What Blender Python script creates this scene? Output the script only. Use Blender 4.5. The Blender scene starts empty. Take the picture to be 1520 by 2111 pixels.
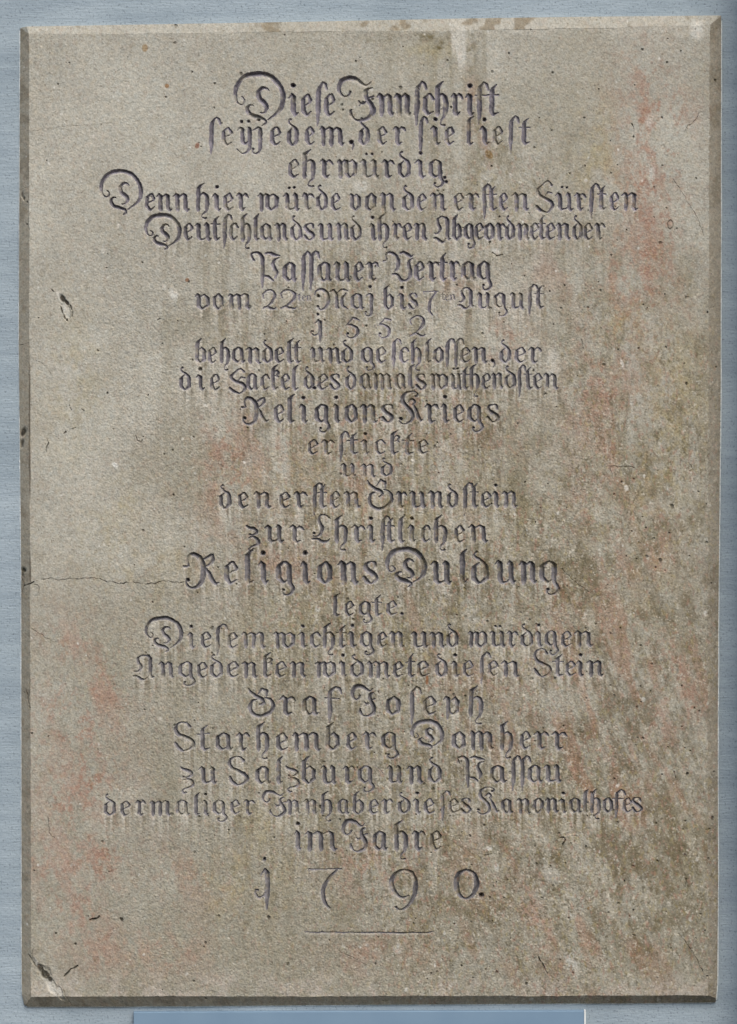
import bpy, math, random
import numpy as np

random.seed(7)
RNG = np.random.default_rng(11)
C = bpy.context.scene.collection
scn = bpy.context.scene

# ------------------------------------------------------------------ camera, sky, sun, exposure
S = 0.0007                       # metres per photograph pixel on the stone's front face
PW, PH = 1520.0, 2111.0
DEPTH = 30.0                     # stone front stands this many px proud of the wall


def X(px):
    return (px - PW / 2) * S


def Z(py):
    return (PH / 2 - py) * S


cam_d = bpy.data.cameras.new('camera')
cam = bpy.data.objects.new('camera', cam_d)
C.objects.link(cam)
DIST = 4.2
cam.location = (0, -DEPTH * S - DIST, 0)
cam.rotation_euler = (math.radians(90), 0, 0)
cam_d.sensor_fit = 'VERTICAL'
cam_d.sensor_height = 36.0
cam_d.lens = 36.0 * DIST / (PH * S)
cam_d.clip_start = 0.1
cam_d.clip_end = 200
scn.camera = cam

SUN_EL, SUN_AZ, SUN_STRENGTH, SUN_ANGLE = 52.0, 18.0, 1.5, 34.0   # azimuth: degrees to the right of straight out from the wall
w = bpy.data.worlds.new('World')
scn.world = w
w.use_nodes = True
nt = w.node_tree
bg = nt.nodes['Background']
sky = nt.nodes.new('ShaderNodeTexSky')
sky.sky_type = 'NISHITA'
sky.sun_disc = False
sky.sun_elevation = math.radians(SUN_EL)
sky.sun_rotation = math.radians(180 - SUN_AZ)
sky.air_density = 1.0
sky.dust_density = 3.0
nt.links.new(sky.outputs[0], bg.inputs[0])
bg.inputs[1].default_value = 0.13

sd = bpy.data.lights.new('sun', 'SUN')
sd.energy = SUN_STRENGTH
sd.angle = math.radians(SUN_ANGLE)
sd.color = (1.0, 0.975, 0.94)
sun = bpy.data.objects.new('sun', sd)
C.objects.link(sun)
sun.location = (2, -3, 4)
el, az = math.radians(SUN_EL), math.radians(SUN_AZ)
from mathutils import Vector
sdir = Vector((math.sin(az) * math.cos(el), -math.cos(az) * math.cos(el), math.sin(el)))
sun.rotation_euler = sdir.to_track_quat('Z', 'Y').to_euler()

scn.view_settings.view_transform = 'Standard'
scn.view_settings.look = 'None'
scn.view_settings.gamma = 1.0
scn.view_settings.use_curve_mapping = False
scn.view_settings.exposure = 0.55
scn.render.film_transparent = False


# ------------------------------------------------------------------ helpers
def lin(r, g, b):
    def f(c):
        c /= 255.0
        return c / 12.92 if c <= 0.04045 else ((c + 0.055) / 1.055) ** 2.4
    return np.array([f(r), f(g), f(b)], dtype=np.float32)


def tag(o, label=None, cat=None, group=None, kind=None):
    for k, v in (('label', label), ('category', cat), ('group', group), ('kind', kind)):
        if v:
            o[k] = v
    return o


def mesh_obj(name, verts, faces, mat, parent=None, colors=None, smooth=False):
    me = bpy.data.meshes.new(name)
    verts = np.asarray(verts, dtype=np.float32)
    faces = np.asarray(faces, dtype=np.int32)
    n = faces.shape[1]
    me.vertices.add(len(verts))
    me.vertices.foreach_set('co', verts.ravel())
    me.loops.add(faces.size)
    me.loops.foreach_set('vertex_index', faces.ravel())
    me.polygons.add(len(faces))
    me.polygons.foreach_set('loop_start', np.arange(0, faces.size, n, dtype=np.int32))
    me.polygons.foreach_set('use_smooth', np.full(len(faces), smooth))
    me.update(calc_edges=True)
    if colors is not None:
        at = me.color_attributes.new('stone_color', 'FLOAT_COLOR', 'POINT')
        c4 = np.ones((len(verts), 4), dtype=np.float32)
        c4[:, :3] = colors
        at.data.foreach_set('color', c4.ravel())
    me.materials.append(mat)
    o = bpy.data.objects.new(name, me)
    C.objects.link(o)
    if parent:
        o.parent = parent
    return o


def box_verts(x0, x1, y0, y1, z0, z1):
    v = [(x, y, z) for x in (x0, x1) for y in (y0, y1) for z in (z0, z1)]
    f = [(0, 1, 3, 2), (4, 6, 7, 5), (0, 4, 5, 1), (2, 3, 7, 6), (0, 2, 6, 4), (1, 5, 7, 3)]
    return v, f


def node(nt, t, **kw):
    n = nt.nodes.new(t)
    for k, v in kw.items():
        setattr(n, k, v)
    return n


def new_mat(name):
    m = bpy.data.materials.new(name)
    m.use_nodes = True
    t = m.node_tree
    b = t.nodes['Principled BSDF']
    b.inputs['Roughness'].default_value = 0.9
    b.inputs['Specular IOR Level'].default_value = 0.2
    return m, t, b


def stone_material(name, grain):
    m, t, b = new_mat(name)
    at = node(t, 'ShaderNodeAttribute', attribute_name='stone_color')
    tc = node(t, 'ShaderNodeTexCoord')
    n1 = node(t, 'ShaderNodeTexNoise')
    n1.inputs['Scale'].default_value = 520
    n1.inputs['Detail'].default_value = 3
    n1.inputs['Roughness'].default_value = 0.7
    t.links.new(tc.outputs['Object'], n1.inputs['Vector'])
    mr = node(t, 'ShaderNodeMapRange')
    mr.inputs['From Min'].default_value = 0.25
    mr.inputs['From Max'].default_value = 0.75
    mr.inputs['To Min'].default_value = 1 - grain
    mr.inputs['To Max'].default_value = 1 + grain
    t.links.new(n1.outputs['Fac'], mr.inputs['Value'])
    mx = node(t, 'ShaderNodeVectorMath', operation='SCALE')
    t.links.new(at.outputs['Color'], mx.inputs[0])
    t.links.new(mr.outputs['Result'], mx.inputs['Scale'])
    t.links.new(mx.outputs['Vector'], b.inputs['Base Color'])
    return m


M_STONE = stone_material('limestone', 0.16)
M_CUT = stone_material('carved_limestone', 0.07)


# ------------------------------------------------------------------ the stone as one height field
G = 1.12                                        # grid step in photograph pixels
yl = [30, 57, 700, 1180, 2000, 2062, 2085]
OL = ([30, 57, 700, 1180, 2000, 2055, 2076, 2090], [39, 40, 37, 42, 43, 43.5, 49, 52])
OR = ([30, 300, 800, 1300, 1500, 1811, 2030, 2069], [1488, 1487.5, 1487, 1482, 1481, 1481.5, 1480, 1477])
OT = ([38, 44, 400, 830, 960, 1200, 1490], [57, 54, 48, 40, 37, 33.5, 31])
OB = ([38, 44, 56, 400, 760, 1300, 1480], [2068, 2072, 2078, 2077, 2074, 2071, 2069])
IL = ([30, 70, 600, 1200, 2053, 2090], [59, 60, 60.5, 62.5, 64.5, 65])
IR = ([30, 70, 300, 800, 1400, 1811, 2060], [1466, 1464, 1462, 1461, 1459, 1459, 1460])
IT = ([38, 60, 400, 830, 1000, 1250, 1440, 1490], [71, 70, 67, 63.5, 62, 58, 52, 50])
IB = ([38, 64, 400, 1460, 1490], [2055, 2055, 2054, 2052, 2051])

NX = int(1445 / G)
NY = int(2035 / G)
u = np.linspace(0, 1, NX)[None, :]
v = np.linspace(0, 1, NY)[:, None]
xx = 40 + 1445 * u + 0 * v
yy = 45 + 2028 * v + 0 * u
for _ in range(4):
    xl = np.interp(yy, *OL)
    xr = np.interp(yy, *OR)
    xx = xl + (xr - xl) * u
    yt = np.interp(xx, *OT)
    yb = np.interp(xx, *OB)
    yy = yt + (yb - yt) * v

FX = np.fft.rfftfreq(NX)[None, :]
FY = np.fft.fftfreq(NY)[:, None]


def field(sx, sy=None):
    """smooth random field, feature size sx by sy px, unit deviation"""
    sy = sx if sy is None else sy
    sx, sy = sx / G, sy / G
    f = np.fft.rfft2(RNG.standard_normal((NY, NX)))
    f *= np.exp(-2 * math.pi ** 2 * ((FX * sx) ** 2 + (FY * sy) ** 2))
    a = np.fft.irfft2(f, s=(NY, NX))
    a -= a.mean()
    return (a / a.std()).astype(np.float32)


def fbm(s, n=4, asp=1.0, gain=0.6):
    a = 0
    g = 1.0
    for i in range(n):
        a = a + g * field(s, s * asp)
        s *= 0.5
        g *= gain
    return (a / a.std()).astype(np.float32)


def rot_field(s_across, s_along, deg, n=3):
    """streaky field running along a direction (degrees from vertical, leaning to the right going down)"""
    a = math.radians(deg)
    out = 0
    g = 1.0
    for i in range(n):
        f = np.fft.rfft2(RNG.standard_normal((NY, NX)))
        u_ = FX * math.cos(a) - FY * math.sin(a)
        v_ = FX * math.sin(a) + FY * math.cos(a)
        f *= np.exp(-2 * math.pi ** 2 * ((u_ * s_across / G) ** 2 + (v_ * s_along / G) ** 2))
        o = np.fft.irfft2(f, s=(NY, NX))
        out = out + g * o / o.std()
        s_across, s_along, g = s_across * .5, s_along * .5, g * .65
    return (out / out.std()).astype(np.float32)


def sstep(a, lo, hi):
    t = np.clip((a - lo) / (hi - lo), 0, 1)
    return t * t * (3 - 2 * t)


WX = 0.32 * field(2.5) + 0.4 * field(9)         # wobble of every cut edge
WY = 0.32 * field(2.5) + 0.4 * field(9)
depth = np.zeros((NY, NX), dtype=np.float32)    # carved depth, px
owner = np.full((NY, NX), -1, dtype=np.int16)   # which carved line a sample belongs to


def window(x0, x1, y0, y1):
    i0 = max(int((x0 - 36) / 1452 * NX) - 6, 0)
    i1 = min(int((x1 - 36) / 1440 * NX) + 8, NX)
    j0 = max(int((y0 - 58) / 2040 * NY) - 8, 0)
    j1 = min(int((y1 - 30) / 2040 * NY) + 8, NY)
    return slice(j0, j1), slice(i0, i1)


def spline(pts):
    """Catmull-Rom through (x, y, w) points"""
    p = np.array([pts[0]] + list(pts) + [pts[-1]], dtype=float)
    out = []
    for i in range(1, len(p) - 2):
        a, b, c, d = p[i - 1], p[i], p[i + 1], p[i + 2]
        t = np.linspace(0, 1, 9)[:-1, None]
        out.append(0.5 * (2 * b + (c - a) * t + (2 * a - 5 * b + 4 * c - d) * t ** 2 + (3 * b - a - 3 * c + d) * t ** 3))
    out.append(p[-2][None])
    q = np.concatenate(out)
    q[:, 2] = np.maximum(q[:, 2], 0.05)
    return q


def resample(p, step):
    seg = np.hypot(np.diff(p[:, 0]), np.diff(p[:, 1]))
    s = np.concatenate([[0], np.cumsum(seg)])
    n = max(int(s[-1] / step) + 1, 2)
    t = np.linspace(0, s[-1], n)
    return np.stack([np.interp(t, s, p[:, k]) for k in range(3)], 1)


SK = 0.5
SKX, SKY = 0.80 * SK, -0.60 * SK                # the chisel leans: steep wall to the upper right


def cut(pts, rmin, kd, line, skew=1.0, own=True):
    """carve a groove along px points (x, y, radius)"""
    pts = resample(np.asarray(pts, dtype=float), 0.8)
    pts[:, 2] = np.maximum(pts[:, 2], rmin)
    rm = pts[:, 2].max() + 1.5
    J, I = window(pts[:, 0].min() - rm, pts[:, 0].max() + rm, pts[:, 1].min() - rm, pts[:, 1].max() + rm)
    gx = xx[J, I] + WX[J, I]
    gy = yy[J, I] + WY[J, I]
    best = np.zeros(gx.shape, dtype=np.float32)
    kx, ky, k2 = SKX * skew, SKY * skew, (SK * skew) ** 2
    for (cx, cy, r) in pts:
        # sub-window of this nib position
        qx = gx - cx
        qy = gy - cy
        m = (np.abs(qx) < r + 1) & (np.abs(qy) < r + 1)
        if not m.any():
            continue
        a, c = qx[m], qy[m]
        A = r * r * (1 - k2)
        B = 2 * (r * r - (a * kx + c * ky) * r)
        CC = r * r - a * a - c * c
        s = (B - np.sqrt(np.maximum(B * B - 4 * A * CC, 0))) / (2 * A)
        d = np.where(CC > 0, s, 0) * r * kd
        best[m] = np.maximum(best[m], d)
    D = depth[J, I]
    O = owner[J, I]
    if own:
        O[(best > D) & (best > 0.25)] = line
    np.maximum(D, best, out=D)


# ------------------------------------------------------------------ the blackletter alphabet
# strokes: ('l' straight | 'c' curved, [(x, y, width)...]); x 0..1 across the letter, y in x-heights above the baseline
FOOT = [(1, .12, .2)]


def L(*p):
    return ('l', list(p))


def K(*p):
    return ('c', list(p))


def DOT(x, y, r=1.0):
    return ('d', [(x, y, r)])


UDOTS = [DOT(.36, 1.36, .7), DOT(.66, 1.36, .7)]
U = [L((0, .86, .25), (.16, 1.0, .5), (.24, .88, 1), (.24, .17, 1), (.33, .03, .6), (.58, .06, .35), (.76, .2, .35)),
     L((.6, .87, .25), (.71, 1.0, .5), (.78, .88, 1), (.78, .17, 1), (.87, .0, .65), (1, .1, .2))]
GLYPH = {
    'n': [L((0, .84, .25), (.17, 1.0, .5), (.26, .88, 1), (.26, .1, 1), (.26, -.02, .6)),
          L((.26, .76, .25), (.62, .99, .45), (.76, .86, 1), (.76, .17, 1), (.86, .0, .65), (1, .1, .2))],
    'm': [L((0, .84, .25), (.09, 1.0, .5), (.15, .88, 1), (.15, .1, 1), (.15, -.02, .6)),
          L((.15, .76, .25), (.38, 1.0, .45), (.49, .86, 1), (.49, .1, 1), (.49, -.02, .6)),
          L((.49, .76, .25), (.72, 1.0, .45), (.84, .86, 1), (.84, .17, 1), (.9, .0, .65), (1, .1, .2))],
    'u': U,
    'u:': U + UDOTS,
    'i': [L((0, .82, .25), (.3, 1.0, .5), (.5, .87, 1), (.5, .17, 1), (.66, .0, .65), (1, .12, .2)), DOT(.5, 1.42)],
    'e': [L((.17, .74, .8), (.17, .24, 1), (.42, .02, .7), (.6, .03, .4), (.95, .18, .2)),
          L((.15, .76, .6), (.48, .98, .35), (.66, .98, .5), (.88, .72, .75), (.82, .6, .4), (.24, .42, .2))],
    'c': [L((.17, .74, .8), (.17, .24, 1), (.42, .02, .7), (.6, .03, .4), (.95, .18, .2)),
          L((.15, .76, .6), (.5, .99, .35), (.7, .97, .6), (.95, .76, .6))],
    'r': [L((0, .84, .25), (.22, 1.0, .5), (.36, .87, 1), (.36, .17, 1), (.5, .0, .65), (.78, .13, .2)),
          L((.38, .76, .25), (.72, .99, .4), (.86, .92, .7), (1, .78, .45))],
    'd': [L((.44, .95, .25), (.24, .8, .5), (.15, .68, 1), (.15, .24, 1), (.42, .02, .6), (.56, .02, .4), (.84, .22, .9), (.86, .6, 1)),
          K((.86, .6, 1), (.8, .86, .85), (.52, 1.06, .6), (.24, 1.22, .5), (.16, 1.36, .35), (.3, 1.46, .6))],
    'o': [L((.5, .99, .35), (.16, .76, .9), (.14, .24, 1), (.45, .02, .6), (.55, .02, .4), (.86, .24, .9), (.86, .74, 1), (.6, .99, .5), (.5, .99, .35))],
    'a': [L((.62, .97, .4), (.42, .99, .4), (.16, .78, .8), (.14, .68, 1), (.14, .24, 1), (.4, .02, .6), (.5, .04, .35), (.74, .2, .3)),
          L((.46, 1.0, .4), (.64, .93, .6), (.74, .82, 1), (.74, .17, 1), (.84, .0, .65), (1, .12, .2))],
    'g': [L((.58, .99, .35), (.42, .99, .4), (.17, .78, .8), (.14, .68, 1), (.14, .26, 1), (.4, .05, .6), (.52, .06, .35), (.76, .22, .3)),
          L((.5, 1.0, .4), (.68, .92, .6), (.76, .82, 1), (.76, .2, 1)),
          K((.76, .22, 1), (.8, .02, .8), (.93, -.14, .7), (.97, -.3, .7), (.82, -.48, .45), (.56, -.54, .35), (.38, -.44, .35), (.4, -.3, .35)),
          DOT(.43, -.3, .6)],
    'h': [L((.62, 1.62, .2), (.34, 1.44, .65), (.2, 1.3, 1), (.2, .1, 1), (.2, -.02, .6)),
          K((.2, .74, .25), (.5, .98, .45), (.72, .9, .8), (.82, .7, 1), (.82, .3, 1), (.74, -.04, .6), (.5, -.28, .25), (.48, -.46, .25), (.7, -.52, .4)),
          DOT(.78, -.48, .45)],
    'b': [L((.6, 1.6, .2), (.34, 1.42, .65), (.2, 1.28, 1), (.17, .22, 1), (.46, .01, .6), (.56, .02, .4), (.86, .24, .9), (.86, .74, 1), (.62, .99, .45), (.24, .74, .25))],
    'l': [L((.95, 1.6, .2), (.55, 1.42, .65), (.4, 1.28, 1), (.4, .15, 1), (.52, .0, .65), (.95, .1, .2))],
    'k': [L((.85, 1.62, .2), (.5, 1.46, .65), (.33, 1.3, 1), (.33, .17, 1), (.46, .0, .65), (.9, .16, .2)),
          K((.36, .95, .25), (.66, 1.24, .35), (.95, 1.14, .7), (.82, .94, .5), (.98, .84, .4)),
          L((.36, .9, .2), (.8, .92, .25))],
    't': [L((.86, 1.46, .2), (.52, 1.24, .6), (.44, 1.08, 1), (.44, .17, 1), (.58, .0, .65), (1, .12, .2)), L((0, .95, .3), (.98, .95, .35))],
    'fs': [L((1, 1.22, .45), (.88, 1.48, .65), (.66, 1.58, .35), (.34, 1.3, .8), (.3, 1.1, 1), (.3, .2, 1), (.24, -.52, .25))],
    'f': [L((1, 1.22, .45), (.88, 1.48, .65), (.66, 1.58, .35), (.34, 1.3, .8), (.3, 1.1, 1), (.3, .2, 1), (.26, -.42, .25)), L((0, .94, .3), (.85, .94, .3))],
    's': [K((.86, .78, .6), (.82, .95, .6), (.55, 1.0, .3), (.22, .92, .6), (.14, .74, .9), (.4, .56, 1), (.75, .4, 1.05), (.9, .22, .85), (.7, .03, .4), (.45, .0, .3)),
          L((.08, .26, .8), (.24, .1, .9), (.45, .0, .4))],
    'v': [L((0, .86, .25), (.16, 1.0, .5), (.26, .88, 1), (.24, .22, 1), (.48, .01, .6), (.56, .02, .4), (.86, .26, .9), (.86, .76, 1), (.64, .99, .4), (.28, .76, .25))],
    'w': [L((0, .86, .25), (.1, 1.0, .5), (.17, .88, 1), (.17, .1, 1), (.17, -.02, .6)),
          L((.17, .76, .25), (.36, .99, .45), (.46, .87, 1), (.46, .22, 1), (.62, .01, .6), (.68, .03, .4), (.88, .26, .9), (.89, .76, 1), (.74, .99, .4), (.48, .78, .25))],
    'p': [L((0, .86, .25), (.18, 1.0, .5), (.3, .87, 1), (.28, .15, 1), (.26, -.2, .4)),
          L((.3, .2, .3), (.62, .06, .45), (.86, .24, .8), (.88, .76, 1), (.74, .98, .5), (.52, .8, .25))],
    'z': [K((0, 1.0, .4), (.2, .88, .7), (.55, .82, .8), (.82, .7, .8), (.84, .54, .7), (.66, .44, .4), (.3, .4, .3)), DOT(.24, .46, .5),
          K((.2, .24, .3), (.55, .3, .5), (.86, .16, .85), (.96, -.04, .9), (.8, -.2, .5), (.35, -.3, .35), (.12, -.44, .4), (.3, -.56, .5)), DOT(.42, -.52, .5)],
    'y': [L((0, .86, .25), (.2, 1.0, .5), (.36, .87, 1), (.36, .2, 1), (.5, .05, .6), (.84, .22, .3)),
          K((.78, 1.0, .4), (.86, .86, 1), (.86, .3, 1), (.84, -.08, .9), (.62, -.38, .5), (.3, -.48, .3), (.0, -.24, .25)),
          DOT(.32, 1.34, .8), DOT(.8, 1.36, .8)],
    'j': [L((.1, .84, .25), (.55, 1.0, .5), (.78, .87, 1), (.78, -.1, .95)),
          K((.78, -.1, .95), (.7, -.4, .6), (.4, -.5, .35), (.1, -.42, .4), (.05, -.24, .35)), DOT(.12, -.22, .6), DOT(.6, 1.44)],
    '.': [DOT(.5, .1, 1.05)],
    ':': [DOT(.35, 0, .8), DOT(.6, -.24, .85)],
    ',': [DOT(.5, .12, 1.15), K((.6, .12, .6), (.78, -.08, .45), (.6, -.3, .25))],
    # numerals
    '2': [K((.1, .74, .4), (.03, .95, .4), (.2, 1.16, .5), (.55, 1.24, .5), (.86, 1.08, .8), (.9, .82, .95), (.68, .46, .7), (.3, .14, .4), (.04, .02, .3)),
          K((.04, .06, .3), (.3, .16, .5), (.6, .06, .8), (.85, .0, .5), (1, .1, .25))],
    '5': [L((.36, .9, .3), (.5, 1.12, .5), (.7, 1.06, .7), (1, .98, .35)), K((.38, .98, .4), (.14, .72, .45), (.42, .7, .6), (.8, .5, .85), (.86, .2, .9), (.66, -.06, .5), (.34, -.12, .35), (.12, .0, .4), (.12, .14, .5)),
          DOT(.18, .16, .75)],
    '7': [L((0, 1.0, .35), (.5, 1.0, .3), (1, 1.0, .35)), L((.0, 1.0, .3), (.02, .84, .2)),
          K((.86, .96, .4), (.6, .66, .7), (.44, .3, .9), (.44, .0, .85), (.52, -.2, .65), (.64, -.33, .5))],
    '9': [K((.52, 1.0, .35), (.2, .86, .75), (.05, .55, .95), (.18, .2, .85), (.44, .04, .5), (.7, .1, .3)),
          K((.52, 1.0, .35), (.82, .88, .75), (.96, .55, .95), (.92, .16, .9), (.74, -.18, .6), (.5, -.36, .4), (.3, -.38, .4), (.2, -.3, .4)), DOT(.24, -.3, .6)],
    '0': [K((.5, 1.0, .35), (.18, .85, .8), (.06, .5, .95), (.18, .14, .75), (.45, .0, .35), (.78, .12, .7), (.95, .5, 1.0), (.84, .86, .7), (.5, 1.0, .35))],
    'one': [L((.4, .8, .2), (.68, 1.02, .5), (.84, .88, .95), (.84, .1, .95), (.8, -.36, .25)),
            K((.8, .3, .2), (.6, .1, .3), (.28, .04, .35), (.05, .18, .4), (.08, .3, .4)), DOT(.2, .3, .5), DOT(.66, 1.36, .75)],
    # plain ligature bar
    '-': [L((0, .5, .3), (1, .5, .3))],
}


def cap(x0, x1, y0, y1, *strokes):
    """capital traced in its own box of measured coordinates"""
    out = []
    for kind, pts in strokes:
        out.append((kind, [((x - x0) / (x1 - x0), 1 - (y - y0) / (y1 - y0), ww) for x, y, ww in pts]))
    return out


CAPS = {
    'D': cap(110, 600, 88, 618,
             K((185, 330, .3), (212, 362, .4), (203, 400, .35), (168, 406, .35), (136, 370, .5), (120, 290, .85), (150, 200, .95), (225, 130, 1.05), (330, 108, 1.1), (435, 120, 1.1), (520, 180, 1.1), (575, 265, 1.1), (588, 350, 1.1), (570, 440, .9), (520, 500, .5), (440, 560, .25)),
             K((445, 272, .3), (425, 250, .4), (385, 248, .6), (347, 290, .9), (360, 350, 1.05), (408, 395, 1.05), (432, 440, .9), (408, 486, .4), (370, 490, .35)),
             K((292, 416, .3), (255, 420, .45), (235, 460, .85), (270, 510, 1.0), (340, 535, .95), (400, 557, .7), (416, 592, .5), (385, 616, .3))),
    'I': cap(1130, 1480, 140, 570,
             K((1250, 285, .5), (1236, 318, .45), (1200, 335, .4), (1160, 310, .55), (1142, 255, .85), (1168, 185, 1.0), (1230, 155, 1.0), (1300, 168, .9), (1350, 205, .65), (1400, 225, .4), (1440, 193, .25)),
             K((1452, 252, .25), (1412, 265, .6), (1392, 300, .85), (1402, 350, .95), (1440, 410, 1.1), (1458, 470, 1.1), (1428, 530, .9), (1350, 563, .45), (1290, 545, .4), (1255, 500, .7)),
             L((1255, 505, .7), (1250, 470, .5), (1262, 458, .2)),
             L((1405, 352, .3), (1468, 330, .4)), K((1325, 375, .3), (1358, 402, .55), (1395, 378, .3)), L((1335, 420, .2), (1366, 380, .3))),
    'F': cap(745, 870, 8, 250,
             K((858, 45, .7), (830, 16, .5), (792, 44, .45), (760, 80, .85), (772, 116, .95), (812, 142, 1), (850, 166, 1.1), (862, 195, 1), (842, 230, .5), (820, 246, .35)),
             L((750, 200, .8), (772, 224, .95), (800, 238, .7), (820, 246, .3)), L((862, 104, .4), (832, 95, .5), (810, 126, .3))),
    'S': cap(50, 230, 85, 368,
             L((158, 92, .3), (186, 130, .9)), K((160, 94, .5), (120, 90, .35), (76, 112, .65), (62, 158, .95), (92, 206, 1), (150, 232, 1.05), (204, 262, 1.1), (218, 302, 1), (188, 345, .6), (130, 364, .35)),
             L((62, 282, .7), (82, 322, .95), (112, 350, .9), (130, 364, .35))),
    'A': cap(1210, 1378, 78, 330,
             K((1252, 122, .6), (1262, 96, .5), (1296, 80, .4), (1335, 90, .6)), L((1318, 82, .4), (1345, 112, 1), (1343, 275, 1), (1358, 302, .6), (1378, 294, .2)),
             K((1252, 110, .7), (1254, 150, .95), (1272, 190, .95), (1264, 228, .6), (1240, 246, .35), (1222, 240, .35)),
             K((1212, 288, .45), (1240, 288, .65), (1272, 316, .85), (1302, 322, .5), (1332, 290, .3))),
    'P': cap(75, 390, 45, 430,
             K((112, 138, .6), (98, 100, .55), (98, 66, .45), (150, 54, .6), (192, 80, .9), (208, 130, 1)), L((208, 130, 1), (208, 300, 1), (204, 430, .25)),
             K((242, 66, .5), (280, 54, .6), (330, 74, .85), (390, 84, .3)), K((382, 110, .3), (342, 126, .5), (320, 170, .85), (338, 216, .95), (354, 270, .9), (338, 322, .35)),
             L((230, 304, .35), (272, 312, .7), (320, 352, .5))),
    'V': cap(110, 465, 45, 395,
             K((118, 160, .4), (152, 142, .5), (142, 92, .5), (180, 56, .6), (240, 76, .9), (276, 130, 1), (286, 190, 1), (270, 250, .7), (238, 290, .25)),
             K((222, 312, .4), (268, 316, .7), (310, 370, .9), (350, 390, .5), (400, 370, .65), (428, 310, 1), (420, 240, 1), (402, 190, .85), (420, 150, .5), (456, 130, .25)),
             K((308, 66, .5), (352, 58, .7), (400, 86, .95), (440, 106, .5), (465, 84, .2))),
    'M': cap(1000, 1275, 62, 228,
             K((1004, 112, .35), (1016, 80, .5), (1060, 66, .8), (1104, 95, 1.05), (1115, 150, 1.05), (1096, 205, .8), (1056, 225, .5), (1030, 208, .5)), DOT(1034, 118, 1.1), DOT(1032, 200, .8),
             L((1130, 88, .5), (1160, 76, .6), (1180, 104, .95), (1185, 208, 1), (1204, 216, .3)), K((1180, 104, .3), (1222, 70, .6), (1266, 84, .3)), K((1252, 100, .4), (1226, 140, .95), (1232, 190, .95), (1268, 220, .3))),
    'R': cap(35, 305, 80, 345,
             K((36, 180, .5), (70, 178, .45), (66, 138, .5), (78, 98, .55), (112, 86, .8), (164, 120, 1.05), (188, 180, 1.1), (182, 260, 1.05), (160, 310, .85), (108, 340, .5), (62, 322, .5), (54, 292, .35)), DOT(70, 278, .9),
             K((190, 124, .35), (236, 96, .6), (262, 84, .3)), K((258, 90, .5), (264, 125, .75), (240, 160, .5), (198, 180, .3)), L((206, 190, .3), (226, 224, .85), (252, 282, 1), (278, 314, .6), (305, 300, .2))),
    'K': cap(398, 640, 38, 395,
             K((578, 96, .6), (588, 66, .4), (540, 44, .4), (470, 62, .65), (432, 110, .95), (442, 170, 1.05), (490, 222, 1.05), (530, 280, 1.05), (536, 330, .9), (502, 374, .5), (442, 390, .35), (402, 360, .35)), DOT(415, 332, .9), DOT(570, 96, .7),
             K((490, 165, .3), (528, 130, .65), (558, 156, .75), (538, 192, .35)), L((546, 200, .5), (572, 252, .95), (598, 325, 1), (618, 362, .55), (640, 345, .2))),
    'G': cap(70, 350, 95, 415,
             K((74, 108, .35), (100, 150, .8), (160, 190, .95), (218, 220, .95), (236, 255, .75), (200, 280, .4)), L((175, 162, .3), (218, 106, .5), (272, 132, .8), (266, 190, .3)),
             K((152, 225, .4), (106, 250, .75), (90, 310, .95), (120, 372, .95), (190, 405, .95), (270, 385, .95), (332, 330, 1.05), (340, 270, .95), (308, 220, .6), (250, 206, .3))),
    'C': cap(800, 1005, 60, 360,
             K((1002, 100, .45), (962, 68, .4), (912, 66, .4), (886, 100, .5), (896, 150, .8), (922, 200, .95), (906, 260, .75), (868, 290, .4), (820, 290, .35)), DOT(826, 256, .8),
             K((804, 320, .4), (860, 320, .65), (920, 350, .95), (970, 346, .5), (1003, 320, .2))),
}

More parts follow.
